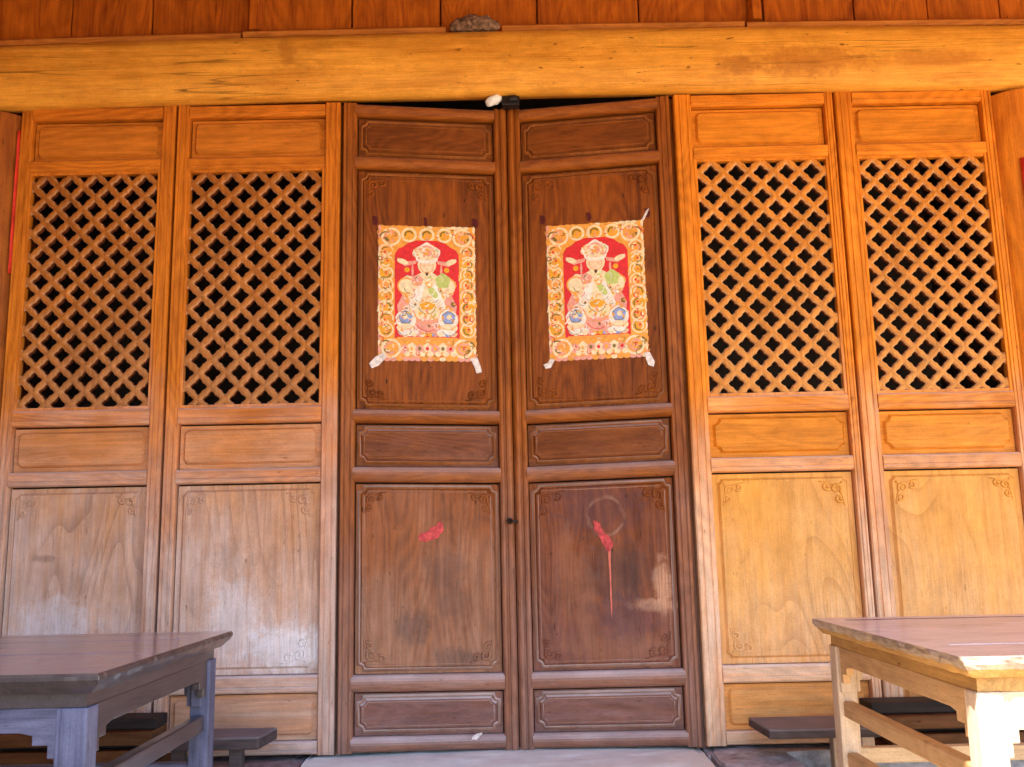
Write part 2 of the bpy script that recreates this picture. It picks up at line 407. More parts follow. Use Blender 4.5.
# house wall above the boards
mb = MB(); mb.box(-6, 6, .16, .28, 3.3, 4.3)
tag(mb.build('gable_wall', M['dark_room'], base=(0, .2, 3.3)), 'dark wall over the upper boards under the roof', 'wall')
mb = MB(); mb.box(-2.78, -2.56, -2.55, .15, 0, 4.1)  # unseen end wall, added to darken the left side of the porch
tag(mb.build('shade_end_wall', M['board'], base=(-2.7, -.4, 0), bevel=.01), 'unseen dark timber end wall added on the left to block light', 'wall')
# unseen side wing added to keep the sun off the left table
t = empty('unseen_shade_wing', (-4.5, -7, 0))
mb = MB(); mb.box(-7.0, -2.75, -13, -2.9, 0, 5.6); mb.build('wall', M['plaster'], t, (-4.5, -7, 0))
mb = MB(); mb.add([(-7.4, -13.3, 5.6), (-2.45, -13.3, 5.6), (-2.45, -2.7, 5.6), (-7.4, -2.7, 5.6), (-4.9, -13.3, 7.2), (-4.9, -2.7, 7.2)],
                  [(0, 3, 2, 1), (0, 1, 4), (3, 5, 2), (1, 2, 5, 4), (0, 4, 5, 3)]); mb.build('roof', M['tile'], t, (-4.5, -7, 0))
tag(t, 'unseen two storey plastered wing added on the left to cast shade', 'building')

# ------------------------------------------------------------------ beam, boards
BX = 2.75
def bow(x): return -.022 * (x / 2.1) ** 2 + .006
prof = [(.028, 2.889), (-.012, 2.889), (-.034, 2.900), (-.052, 2.935), (-.064, 2.985), (-.068, 3.06), (-.064, 3.12), (-.052, 3.152), (-.03, 3.163), (.028, 3.163)]
mb = MB()
def pl(x, y, z):
    n = .010 * mnoise.noise(Vector((x * .9, y * 3, z * 3))) if y < .1 else 0
    return (x, y + n, z + bow(x) + .4 * n)
mb.sweep(prof, -BX, BX, pl, 0, True, n=60)
tag(mb.build('lintel_beam', M['beam'], base=(0, 0, 2.88)), 'long golden timber beam with knots and cracks above the doors', 'beam')

t = empty('plank_wall', (0, .03, 3.16))
seams = [0 - 330, -160, -60, 70, 151, 262, 352, 441, 538, 640, 765, 856, 930, 1003, 1100, 1210, 1330]
xs = [(-2.131 + 4.32 * p / 1024) for p in seams]
mb = MB()
for a, b in zip(xs[:-1], xs[1:]):
    d = random.uniform(-.006, .006)
    mb.box(a + .003, b - .003, .03 + d, .08, 3.165, 3.97)
mb.box(xs[0], xs[-1], .085, .10, 3.165, 3.97)
mb.build('boards', M['board'], t, (0, .03, 3.16), bevel=.004)
for px, w in ((256, .035), (756, .032), (-200, .04), (1180, .04)):
    x = -2.131 + 4.32 * px / 1024
    mb = MB(); mb.sweep([(-w, .02), (-w * .55, -.012), (w * .5, -.014), (w, .02)], 3.215, 3.97, lambda z, u, y, x=x: (x + u, y, z))
    mb.build('batten', M['board'], t, (0, .03, 3.16), bevel=.003)
for a, b, z in ((-BX, -1.10, 3.165), (-1.09, -.245, 3.17), (-.01, 1.0, 3.17), (1.01, BX, 3.165)):
    mb = MB(); mb.sweep([(.03, 0), (-.026, 0), (-.03, .022), (-.016, .034), (.03, .036)], a, b, lambda x, y, zz, z=z: (x, y, z + zz + bow(x) * .6), n=8)
    mb.build('ledge_strip', M['strip'], t, (0, .03, 3.16), bevel=.003)
tag(t, 'reddish brown plank wall with battens above the golden beam', 'wall')

# ------------------------------------------------------------------ columns with red paper
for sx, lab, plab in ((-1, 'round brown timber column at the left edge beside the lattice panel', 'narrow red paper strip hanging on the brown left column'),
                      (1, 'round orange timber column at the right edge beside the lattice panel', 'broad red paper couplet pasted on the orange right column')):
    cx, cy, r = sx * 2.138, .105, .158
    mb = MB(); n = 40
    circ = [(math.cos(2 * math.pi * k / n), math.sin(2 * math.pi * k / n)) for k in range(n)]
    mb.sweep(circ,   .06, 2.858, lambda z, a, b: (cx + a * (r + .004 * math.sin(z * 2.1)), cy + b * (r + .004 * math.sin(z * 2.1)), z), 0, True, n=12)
    tag(mb.build('timber_column', M['column_shaded' if sx < 0 else 'column'], base=(cx, cy, .06)), lab, 'column')
    mb = MB()
    if sx < 0: a0, a1, z0, z1 = -41, -34, 2.18, 2.79
    else: a0, a1, z0, z1 = -115, -75, 1.05, 2.56
    pts = []; F = []; m = 8; q = 14
    for j in range(q + 1):
        for i in range(m + 1):
            aa = R(a0 + (a1 - a0) * i / m); zz = z0 + (z1 - z0) * j / q
            rr = r + .0075 + .002 * math.sin(j * 1.3 + i)
            pts.append((cx + rr * math.cos(aa), cy + rr * math.sin(aa), zz))
    for j in range(q):
        for i in range(m):
            k = j * (m + 1) + i; F.append((k, k + 1, k + m + 2, k + m + 1))
    mb.add(pts, F, 0, True)
    o = mb.build('paper_strip', M['red'], base=(cx, cy - r, z0))
    so = o.modifiers.new('Solidify', 'SOLIDIFY'); so.thickness = .0006
    tag(o, plab, 'paper strip')

# ------------------------------------------------------------------ leaf building blocks (local: u, y, z ; y negative = towards viewer)
def stile(mb, u0, u1, z0, z1, prof, back=.045):
    w = u1 - u0
    P = [(u0 + w * t, -d) for t, d in prof] + [(u1, back), (u0, back)]
    mb.sweep(P, z0, z1, lambda z, u, y: (u, y, z), n=6)
def rail(mb, u0, u1, z0, z1, prof, back=.045):
    w = z1 - z0
    P = [(z0 + w * t, -d) for t, d in prof] + [(z1, back), (z0, back)]
    mb.sweep(P, u0, u1, lambda u, z, y: (u, y, z), n=4)
FLAT = [(0, -.006), (.07, 0), (.24, 0), (.27, -.0035), (.31, -.0035), (.34, 0), (.66, 0), (.69, -.0035), (.73, -.0035), (.76, 0), (.93, 0), (1, -.006)]
FLATR = [(0, -.007), (.10, .0), (.30, .002), (.34, -.002), (.40, .0015), (.88, .0015), (1, -.007)]
ROUND = [(0, -.014), (.06, -.005), (.18, .003), (.34, .007), (.5, .0085), (.66, .007), (.82, .003), (.94, -.005), (1, -.014)]
TWIN = [(0, -.010), (.08, -.001), (.2, .003), (.34, .001), (.42, -.006), (.50, -.006), (.56, .002), (.72, .005), (.86, .002), (1, -.010)]

def panel(parent, T, base, u0, u1, z0, z1, mat, name, margin=.017, kind='concave', r=.022, rd=-.027, bead=True, carve=0.0, carve_mat=None, mats_extra=None, up=.012):
    mb = MB(T)
    e = .004
    mb.box(u0 + e * 1.2, u1 - e, -rd, -rd + .012, z0 + e * .6, z1 - e * 1.6)
    loop = notch_rect(u0 + margin, u1 - margin, z0 + margin, z1 - margin, r, kind)
    mb.prism(loop, rd - .001, rd + up, .010)
    o = mb.build(name, mat, parent, base)
    if bead:
        mb = MB(T)
        mb.ring(inset_loop(loop, -.002), .015, rd - .0005, .0145)
        mb.ring(inset_loop(loop, .017), .004, rd + up - .0005, .002)
        mb.build('bead_moulding', M['bead'] if bead is True else bead, o, base)
    if carve:
        for cu, cz, su, sz in ((u0, z0, 1, 1), (u1, z0, -1, 1), (u1, z1, -1, -1), (u0, z1, 1, -1)):
            mb = MB(T)
            ou, oz = cu + su * (margin + .020), cz + sz * (margin + .020)
            k = carve * random.uniform(.86, 1.14); tr_ = random.uniform(.8, 1.2)
            for (a, b, rr, turn, fl) in ((.42, .42, .30, 1.4, 1), (.95, .26, .22, 1.15, -1), (.26, .95, .22, 1.15, -1)):
                path = []
                for i in range(18):
                    tt = i / 17; rad = rr * (1 - .8 * tt); an = fl * tt * turn * 2 * math.pi + math.pi * .75
                    path.append((ou + su * k * (a + rad * math.cos(an)), -(rd + up + .001), oz + sz * k * (b + rad * math.sin(an))))
                mb.tube(path, .0055 * tr_, 0, 6, lambda t: 1.0 - .5 * t)
            path = [(ou + su * k * (t * 1.35), -(rd + up + .0005), oz + sz * k * .09 * (1 + math.sin(t * 5))) for t in [i / 10 for i in range(11)]]
            mb.tube(path, .003, 0, 5)
            path = [(ou + su * k * .09 * (1 + math.sin(t * 5)), -(rd + up + .0005), oz + sz * k * (t * 1.35)) for t in [i / 10 for i in range(11)]]
            mb.tube(path, .003, 0, 5)
            mb.build('corner_carving', carve_mat or mat, o, base)
    return o

def lattice(parent, T, base, u0, u1, z0, z1, mats, nx=5):
    """diagonal lattice with cusped diamond holes, clipped to its opening"""
    wu, wz = u1 - u0, z1 - z0
    per = wu / 5.13; s = per / math.sqrt(2)
    nz = wz / per
    bm = bmesh.new()
    a, cq = .330 * s, .052 * s
    hole = []
    for k in range(4):
        an = R(90 * k)
        for (p, q) in ((a, -a * .62), (a - cq * .35, -cq * 1.5), (a - cq, 0), (a - cq * .35, cq * 1.5), (a, a * .62), (a * .95, a * .95)):
            hole.append((p * math.cos(an) - q * math.sin(an), p * math.sin(an) + q * math.cos(an)))
    N = len(hole)
    outer = []
    for (p, q) in hole:
        m = max(abs(p), abs(q)); outer.append((p / m * s / 2, q / m * s / 2))
    def rot(p, cx, cz): return (cx + (p[0] - p[1]) * .70711, cz + (p[0] + p[1]) * .70711)
    th = .026
    uc, zc = (u0 + u1) / 2, z0 + .06
    rings = [(outer, .0035, 0), ([(x * 1.24, y * 1.24) for x, y in hole], .0015, 0), (hole, -.006, 1), (hole, -th, 2)]
    nrow = int(nz * 2) + 6
    for j in range(-2, nrow):
        for i in range(-nx, nx + 2):
            cx = uc + (i + (.5 if j % 2 else 0)) * per
            cz = z1 - .45 * per - (j) * per / 2 + random.uniform(-1, 1) * .0008
            if cx < u0 - per or cx > u1 + per or cz < z0 - per or cz > z1 + per: continue
            vs = []
            jx = random.uniform(-.0014, .0014); js = random.uniform(.95, 1.05); jr = random.uniform(-.05, .05)
            for L, d, mi in rings:
                row = []
                for p in L:
                    if L is not outer: p = ((p[0] - p[1] * jr) * js, (p[1] + p[0] * jr) * js)
                    x, z = rot(p, cx, cz)
                    if L is not outer: x += jx
                    row.append(bm.verts.new((x, -d, z)))
                vs.append(row)
            for r_ in range(3):
                for k in range(N):
                    f = bm.faces.new((vs[r_][k], vs[r_][(k + 1) % N], vs[r_ + 1][(k + 1) % N], vs[r_ + 1][k]))
                    f.material_index = (0, 1, 2)[r_]
    for co, no in (((u0, 0, 0), (-1, 0, 0)), ((u1, 0, 0), (1, 0, 0)), ((0, 0, z0), (0, 0, -1)), ((0, 0, z1), (0, 0, 1))):
        bmesh.ops.bisect_plane(bm, geom=bm.verts[:] + bm.edges[:] + bm.faces[:], plane_co=co, plane_no=no, clear_outer=True)
    bmesh.ops.remove_doubles(bm, verts=bm.verts, dist=.0003)
    bmesh.ops.recalc_face_normals(bm, faces=bm.faces)
    for v in bm.verts: v.co = Vector(T((v.co.x, v.co.y + .012, v.co.z))) - Vector(base)
    me = bpy.data.meshes.new('lattice'); bm.to_mesh(me); bm.free()
    for m in mats: me.materials.append(m)
    o = bpy.data.objects.new('lattice', me); S.collection.objects.link(o); o.parent = parent
    return o

# ------------------------------------------------------------------ four fixed lattice leaves
def lattice_leaf(x0, x1, k, label, wl=.05, wr=.06):
    base = ((x0 + x1) / 2, 0, .317); t = empty('lattice_leaf', base)
    dz = random.uniform(-.003, .003)
    T = lambda p: (p[0], p[1] + .0, p[2] + dz)
    a, b = x0 + .002, x1 - .002; ia, ib = a + wl, b - wr
    mz, mx = M['w' + k + 'Z'], M['w' + k + 'X']
    z0, z1 = .317, 2.885
    for (p, q) in ((a, ia), (ib, b)):
        mb = MB(T); stile(mb, p, q, z0, z1, FLAT); mb.build('stile', mz, t, base)
    for (p, q) in ((2.832, z1 - .002), (2.604, 2.656), (1.556, 1.620), (1.322, 1.378), (.538, .602), (z0 + .002, .366)):
        mb = MB(T); rail(mb, ia, ib, p, q, FLATR); mb.build('rail', mx, t, base)
    px, pz = M['w' + k + '_panelX'], M['w' + k + '_panel']
    panel(t, T, base, ia, ib, 2.656, 2.832, px, 'top_panel', bead=False, margin=.016, kind='round', r=.026)
    panel(t, T, base, ia, ib, 1.378, 1.556, px, 'waist_panel', bead=False, margin=.018, kind='round' if k == 'l' else 'concave', r=.026)
    panel(t, T, base, ia, ib, .602, 1.322, pz, 'lower_panel', bead=False, margin=.022, kind='concave', r=.016, carve=.066, carve_mat=pz)
    panel(t, T, base, ia, ib, .366, .538, px, 'bottom_panel', bead=False, kind='round', r=.022)
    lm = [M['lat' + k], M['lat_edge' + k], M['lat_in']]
    mb = MB(T); g = .011
    for (p, q, r_, s_) in ((ia, ia + g, 1.620, 2.604), (ib - g, ib, 1.620, 2.604)):
        mb.box(p, q, .004, .036, r_, s_)
    for (r_, s_) in ((1.620, 1.620 + g), (2.604 - g, 2.604)):
        mb.box(ia + g, ib - g, .006, .036, r_, s_)
    mb.build('lattice_frame', mz, t, base, bevel=.002)
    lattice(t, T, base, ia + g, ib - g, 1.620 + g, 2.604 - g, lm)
    tag(t, label, 'lattice panel', 'carved lattice panels flanking the doors')
    return t
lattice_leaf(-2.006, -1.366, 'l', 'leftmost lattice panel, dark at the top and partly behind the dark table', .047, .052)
lattice_leaf(-1.360, -.684, 'l', 'lattice panel just left of the dark doors, with a lower panel pale from bleaching and painted skylight', .050, .062)
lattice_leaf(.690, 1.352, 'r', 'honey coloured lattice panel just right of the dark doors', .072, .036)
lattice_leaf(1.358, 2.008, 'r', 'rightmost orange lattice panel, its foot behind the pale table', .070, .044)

# narrow posts that close the slots beside the doors (behind the leaves)
for x in (-.679, .685):
    mb = MB(); mb.box(x - .03, x + .03, .06, .12, .30, 2.90)
    tag(mb.build('door_jamb', M['dZ'], base=(x, .09, .30), bevel=.003), 'dark timber jamb in the slot ' + ('left' if x < 0 else 'right') + ' of the double doors', 'jamb')

# ------------------------------------------------------------------ double doors
DW, PHI, SAG = .6755, R(6.0), .018
def door_T(side):
    hx = side * .6735
    def T(p):
        u, y, z = p
        return (hx - side * (u * math.cos(PHI)) + side * 0 - (-side) * 0 + side * y * -math.sin(PHI) * -1 * 0, u * math.sin(PHI) + y * math.cos(PHI), z - u * SAG)
    return T
def door(side, pmat, label):
    T = door_T(side); base = T((DW / 2, 0, .317)); t = empty('door_leaf', base)
    w = .055; z0, z1 = .319, 2.884
    sa = MB(T); stile(sa, 0, w, z0, z1, FLAT); sa.build('stile', M['dZ'], t, base)
    sb = MB(T); stile(sb, DW - w, DW, z0, z1, TWIN); sb.build('stile', M['dZ'], t, base)
    for (p, q) in ((2.832, z1 - .001), (2.602, 2.655), (1.550, 1.604), (1.318, 1.378), (.534, .596), (z0 + .001, .374)):
        mb = MB(T); rail(mb, w - .006, DW - w + .006, p, q, ROUND); mb.build('rail', M['dX'], t, base)
    ia, ib = w, DW - w
    panel(t, T, base, ia, ib, 2.655, 2.832, M['dpX'], 'top_panel', margin=.020, kind='concave', r=.022)
    up = panel(t, T, base, ia, ib, 1.604, 2.602, pmat, 'upper_panel', margin=.020, kind='concave', r=.024, carve=.068, carve_mat=pmat)
    panel(t, T, base, ia, ib, 1.378, 1.550, M['dpX'], 'waist_panel', margin=.020, kind='concave', r=.022)
    lp = panel(t, T, base, ia, ib, .596, 1.318, pmat, 'lower_panel', margin=.020, kind='concave', r=.022, carve=.068, carve_mat=pmat)
    panel(t, T, base, ia, ib, .374, .534, M['dpX'], 'bottom_panel', margin=.020, kind='concave', r=.022)
    tag(t, label, 'door')
    return t, T, base, lp
dl, TL, bL, lpL = door(-1, M['dp1'], 'dark brown left leaf of the double door, smudged lower panel, hung slightly ajar')
dr, TR, bR, lpR = door(1, M['dp2'], 'dark brown right leaf of the double door with red drip and pale scrapes')

# iron pull stub on the left door at the seam
mb = MB(TL)
mb.tube([(DW - .018, -.004, 1.168), (DW - .018, -.018, 1.168)], .012, 0, 10)
mb.tube([(DW - .018, -.018, 1.168), (DW + .002, -.022, 1.166), (DW + .012, -.016, 1.164)], .005, 0, 8)
mb.build('handle', M['iron'], dl, bL)

# ------------------------------------------------------------------ red scraps and drip
def inv(T_side, x, z):
    """door-local u for a point of the door face seen at world x; z is corrected for the sag"""
    hx = T_side * .6735
    u = (hx - x) / (T_side * math.cos(PHI)); return u, z + u * SAG
FD = .0102     # panel field depth behind the frame face is -.009
def sheet(T, side, pts, mat, name, d=.0143, parent=None, base=None, th=.0006, bend=0.0, rag=.0035):
    mb = MB(T)
    rg_ = random.Random(len(pts)); Q = []
    for i in range(len(pts)):
        (xa, za), (xb, zb) = pts[i], pts[(i + 1) % len(pts)]
        for q in range(3): Q.append((xa + (xb - xa) * q / 3 + rg_.uniform(-1, 1) * rag, za + (zb - za) * q / 3 + rg_.uniform(-1, 1) * rag))
    L = [inv(side, x, z) for x, z in Q]
    N = len(L)
    cu = sum(p[0] for p in L) / N; cz = sum(p[1] for p in L) / N
    y = lambda p: d - bend * (((p[0] - cu) ** 2 + (p[1] - cz) ** 2) ** .5)
    mb.add([(p[0], y(p), p[1]) for p in L] + [(cu, d, cz)], [(i, (i + 1) % N, N) for i in range(N)])
    mb.add([(p[0], y(p) - th, p[1]) for p in L] + [(cu, d - th, cz)], [(i, (i + 1) % N, N) for i in range(N)])
    return mb.build(name, mat, parent, base or T((cu, d, cz)))
o = sheet(TL, -1, [(-.374, 1.100), (-.368, 1.086), (-.345, 1.082), (-.315, 1.088), (-.288, 1.110), (-.276, 1.132), (-.282, 1.156), (-.296, 1.160), (-.306, 1.142), (-.322, 1.140), (-.345, 1.118), (-.362, 1.116)], M['pink'], 'paper_scrap', bend=.05)
tag(o, 'torn red paper scrap stuck on the left door lower panel', 'paper scrap')
o = sheet(TR, 1, [(.306, 1.120), (.306, 1.150), (.318, 1.148), (.330, 1.135), (.345, 1.110), (.370, 1.078), (.376, 1.060), (.368, 1.036), (.356, 1.030), (.342, 1.052), (.326, 1.092)], M['pink'], 'paper_scrap', bend=.03)
tag(o, 'pointed red paper scrap above a thin drip on the right door', 'paper scrap')
pts = [(.357, 1.04), (.3675, 1.04), (.3655, .96), (.3648, .90), (.3655, .83), (.362, .78), (.3590, .83), (.3594, .90), (.3592, .96)]
sheet(TR, 1, pts, plain('dried_drip', (.62, .15, .10), .6, .15, 60), 'paint_drip', parent=lpR, base=bR, th=.0004, rag=.0008)
o = sheet(TL, -1, [(-.182, .352), (-.168, .366), (-.150, .374), (-.138, .376), (-.146, .364), (-.160, .352)], M['tape'], 'paper_scrap', d=-.012, bend=.02)
tag(o, 'tiny white scrap on the bottom rail of the left door', 'paper scrap')

# ------------------------------------------------------------------ new year prints
def pm(name, c, rough=.55, v=.12, s=70): return plain('print_' + name, c, rough, v, s, bump=.03)
PM = dict(peach=pm('peach', (.78, .34, .05)), red=pm('red', (.66, .02, .025)), gold=pm('gold', (.76, .36, .015)), cream=pm('cream', (.80, .66, .42)),
          dk=pm('olive', (.20, .13, .02)), white=pm('white', (.80, .75, .68)), green=pm('green', (.48, .56, .16)), blue=pm('blue', (.25, .34, .66)),
          pinkp=pm('pink', (.74, .33, .26)), black=pm('ink', (.03, .02, .02)), skin=pm('skin', (.84, .62, .42)), orange=pm('orange', (.82, .33, .06)))
PK = list(PM)
def poster(T, side, x0, x1, z0, z1, label, seed, fade):
    rnd = random.Random(seed)
    u0, zb = inv(side, x0, z0); u1, _ = inv(side, x1, z0); H = z1 - z0; Wd = abs(x1 - x0)
    slope = (inv(side, x1, 0)[1] - inv(side, x0, 0)[1])
    base = T((u0, 0, zb)); t = empty('paper_print', base)
    def P(a, b, d):                     # a 0..1 across, b 0..1 up
        return (u0 + (u1 - u0) * a,   .0143 - .0003 * d - .0006 - .0003 * math.sin(3.1 * b + seed) ** 2 * math.sin(math.pi * a), zb + slope * a * .35 + H * b)
    asp = H / Wd
    lay = [0.0]
    class Pr:
        def __init__(s): s.mb = MB(T)
        def poly(s, pts, m, d):
            N = len(pts); cx = sum(p[0] for p in pts) / N; cy = sum(p[1] for p in pts) / N
            s.mb.add([P(p[0], p[1], d) for p in pts] + [P(cx, cy, d)], [(i, (i + 1) % N, N) for i in range(N)], PK.index(m))
        def grid(s, a0, a1, b0, b1, m, d, n=10):
            pts = [P(a0 + (a1 - a0) * i / n, b0 + (b1 - b0) * j / n, d) for j in range(n + 1) for i in range(n + 1)]
            s.mb.add(pts, [(j * (n + 1) + i, j * (n + 1) + i + 1, (j + 1) * (n + 1) + i + 1, (j + 1) * (n + 1) + i) for j in range(n) for i in range(n)], PK.index(m))
        def ell(s, a, b, ra, rb, m, d, n=14, rot=0, w=0):
            if w: n = max(n, 15)
            pts = []
            for k in range(n):
                an = 2 * math.pi * k / n; q = 1 + w * math.sin(an * 5)
                x, y = ra * q * math.cos(an), rb * q * math.sin(an) * asp
                pts.append((a + x * math.cos(rot) - y * math.sin(rot), b + (x * math.sin(rot) + y * math.cos(rot)) / asp))
            s.poly(pts, m, d)
        def ring(s, a, b, r, w, m, d, a0=0, a1=360, n=16):
            pts = []
            for k in range(n + 1):
                an = R(a0 + (a1 - a0) * k / n)
                for rr in (r, r - w): pts.append(P(a + rr * math.cos(an), b + rr * math.sin(an) / asp, d))
            s.mb.add(pts, [(2 * k, 2 * k + 1, 2 * k + 3, 2 * k + 2) for k in range(n)], PK.index(m))
    mats = [PM[k] for k in PK]
    # sheet with a slightly ragged, scalloped edge, floral border
    p = Pr(); N = 40
    p.grid(.012, .988, .01, .99, 'peach', 0, 14)
    for i in range(20):
        b = .03 + .0495 * i
        for a in (.022, .978):
            p.ell(a + rnd.uniform(-.004, .004), b, .014, .027, rnd.choice(('peach', 'cream', 'pinkp', 'peach')), .3 + .01 * i, 8, w=.1)
    for i in range(16):
        a = .04 + .0613 * i
        p.ell(a, .983 + rnd.uniform(-.003, .003), .036, .011, rnd.choice(('peach', 'cream')), .3, 8); p.ell(a, .014, .036, .014 + rnd.uniform(0, .004), rnd.choice(('pinkp', 'cream', 'peach')), .3, 8)
    p.mb.build('paper_sheet', mats, t, base)
    p = Pr()
    for i in range(8):                                  # gold roundels down the sides
        b = .225 + .082 * i
        for a in (.088, .912):
            q = rnd.uniform(0, 360)
            p.ell(a, b, .070, .066, 'gold' if (i + seed) % 3 else 'orange', 1 + .02 * i, 14, w=.04)
            p.ring(a, b, .078, .014, 'cream', 1.5 + .02 * i, q, q + 290)
            p.ring(a, b, .050, .013, 'dk', 2, q + 60, q + 190); p.ring(a, b, .046, .016, 'cream', 2.1, q + 200, q + 330)
            p.ring(a + rnd.uniform(-.01, .01), b, .026, .014, 'orange', 2.3, q, q + 250)
            p.ell(a + rnd.uniform(-.02, .02), b + rnd.uniform(-.015, .015), .012, .009, 'red', 2.5, 6)
    for k in range(170):                                # small curls all along the border
        sd = rnd.random()
        if sd < .62: a, b = rnd.choice((rnd.uniform(.015, .16), rnd.uniform(.84, .985))), rnd.uniform(.03, .97)
        elif sd < .82: a, b = rnd.uniform(.1, .9), rnd.uniform(.895, .975)
        else: a, b = rnd.uniform(.1, .9), rnd.uniform(.02, .145)
        q = rnd.uniform(0, 360)
        p.ring(a, b, rnd.uniform(.014, .032), rnd.uniform(.006, .011), rnd.choice(('cream', 'cream', 'peach', 'orange', 'dk', 'pinkp', 'gold', 'red')), 2.6 + .004 * k, q, q + rnd.uniform(120, 260), n=7)
    for a in (.32, .5, .68):                            # three across the top
        p.ell(a, .925, .075, .062, 'gold', 1, 14); p.ring(a, .925, .080, .024, 'cream', 1.5)
        p.ring(a, .925, .046, .016, 'dk', 2, 20, 200); p.ell(a + .01, .92, .02, .02, 'orange', 2.2, 8)
    for sa in (1, -1):                                  # corner scrolls
        for cb, sb in ((.91, 1), (.09, -1)):
            ca = .5 + sa * .36
            p.ell(ca, cb, .10, .072, 'peach', 1, 14); p.ring(ca, cb, .10, .024, 'cream', 1.6)
            p.ring(ca + sa * .01, cb, .062, .022, 'pinkp', 1.8, 40, 320)
            p.ring(ca + sa * .05, cb - sb * .01, .072, .016, 'dk', 2.0, *( (10, 120) if sa > 0 else (60, 170)))
            p.ell(ca + sa * .045, cb - .02, .035, .012, 'dk', 2.4, 8, rot=.7 * sa)
            p.ell(ca - sa * .02, cb + .012, .022, .018, 'orange', 2.2, 8)
    for i in range(7):                                  # bottom flower band
        a = .27 + .077 * i
        p.ell(a, .085 + .012 * (i % 2), .045, .034, ('pinkp', 'cream')[i % 2], 1, 10, w=.12); p.ell(a, .09, .018, .015, ('red', 'gold', 'dk')[i % 3], 2, 7)
        p.ell(a + .03, .052, .032, .02, 'cream', 1.4, 8)
    p.mb.build('printed_border', mats, t, base)
    p = Pr()
    # red arched field
    pts = [(.175, .165), (.825, .165), (.825, .78), (.79, .82), (.74, .835), (.69, .865), (.60, .885), (.40, .885), (.31, .865), (.26, .835), (.21, .82), (.175, .78)]
    p.poly([(.5 + (x - .5) * 1.05, .52 + (y - .52) * 1.035) for x, y in pts], 'peach', 1.2); p.poly(pts, 'red', 2)
    p.mb.build('printed_field', mats, t, base)
    p = Pr()
    # enthroned official: throne, robe, sleeves, boots, winged hat
    p.poly([(.24, .20), (.76, .20), (.80, .40), (.72, .52), (.66, .62), (.34, .62), (.28, .52), (.20, .40)], 'pinkp', 3)
    for k in range(46):                                 # brocade speckle
        a, b = rnd.uniform(.22, .78), rnd.uniform(.20, .60)
        p.ell(a, b, rnd.uniform(.012, .03), rnd.uniform(.010, .022), rnd.choice(('cream', 'gold', 'orange', 'red', 'green', 'white', 'dk', 'pinkp')), 3.4 + k * .01, 7, rot=rnd.uniform(0, 3), w=.15)
    p.ell(.5, .50, .21, .13, 'cream', 4.2, 16, w=.05)
    for sa in (1, -1):
        p.ell(.5 + sa * .19, .545, .10, .075, 'cream', 4.3, 12, w=.08); p.ring(.5 + sa * .21, .545, .09, .016, 'orange', 4.5, 0, 300)
        p.poly([(.5 + sa * .02, .56), (.5 + sa * .09, .56), (.5 + sa * .19, .40), (.5 + sa * .15, .365), (.5 + sa * .10, .385), (.5 + sa * .05, .47)], 'white', 5)
        p.ell(.5 + sa * .21, .30, .105, .075, 'white', 4.5, 14, w=.06); p.ell(.5 + sa * .215, .315, .065, .048, 'blue', 5.0, 24, w=.14)
        p.ell(.5 + sa * .22, .32, .026, .02, 'cream', 5.4, 8); p.ell(.5 + sa * .22, .235, .085, .04, 'cream', 4.6, 12, w=.08)
        p.ell(.5 + sa * .19, .205, .10, .028, 'white', 4.8, 10)
        p.ell(.5 + sa * .20, .665, .028, .02, 'gold', 4.2, 8)
        for q in range(3): p.ell(.5 + sa * .05 * (q + .6), .19, .03, .016, ('gold', 'pinkp', 'cream')[q], 4.9, 7)
    p.ell(.5, .37, .14, .075, 'cream', 4.6, 14, w=.07); p.ell(.5, .40, .075, .030, 'gold', 5.2, 10, w=.1); p.ell(.5, .29, .12, .055, 'pinkp', 4.4, 12, w=.08)
    for k in range(9): p.ell(.5 + rnd.uniform(-.1, .1), rnd.uniform(.24, .44), .014, .012, rnd.choice(('green', 'orange', 'dk', 'gold')), 5.6, 6)
    p.ell(.66, .585, .075, .055, 'green', 5.3, 12, w=.1); p.ell(.56, .50, .035, .05, 'green', 5.5, 10, rot=.6); p.ell(.40, .585, .06, .04, 'pinkp', 5.2, 10, w=.1)
    p.ell(.5, .60, .12, .05, 'cream', 5.0, 12)
    p.ell(.5, .705, .095, .075, 'cream', 5.2, 14); p.ell(.5, .692, .080, .048, 'skin', 5.6, 14)          # head
    p.poly([(.478, .650), (.522, .650), (.51, .628), (.5, .615), (.49, .628)], 'black', 6.2)                                                        # beard
    for sa in (1, -1):
        p.ell(.5 + sa * .026, .700, .014, .003, 'orange', 6.2, 6); p.ell(.5 + sa * .145, .66, .012, .045, 'pinkp', 4.6, 8)
        pts = [(.5 + sa * .10, .735), (.5 + sa * .20, .725), (.5 + sa * .30, .755), (.5 + sa * .285, .725), (.5 + sa * .22, .69), (.5 + sa * .11, .71)]
        p.poly(pts, 'pinkp', 5.4); p.ell(.5 + sa * .245, .725, .06, .02, 'cream', 5.8, 10, rot=.35 * sa)
    for sa in (1, -1):                                  # inked outlines of sleeves, knees and robe
        p.ring(.5 + sa * .19, .545, .102, .007, 'orange', 6.8, 200 if sa < 0 else 240, 300 if sa < 0 else 340); p.ring(.5 + sa * .17, .53, .06, .006, 'dk', 6.8, 180, 270); p.ring(.5 + sa * .215, .315, .066, .007, 'dk', 6.8, 20, 330)
        p.ring(.5 + sa * .21, .30, .106, .006, 'orange', 6.8, 180, 400); p.ring(.5 + sa * .22, .235, .075, .007, 'dk', 6.8, 200, 340)
        for q in range(5): p.ring(.5 + sa * (.07 + .022 * q), .46 - .012 * q, .05, .005, ('dk', 'orange', 'gold')[q % 3], 6.9 + .01 * q, 200 if sa < 0 else 250, 290 if sa < 0 else 340, n=6)
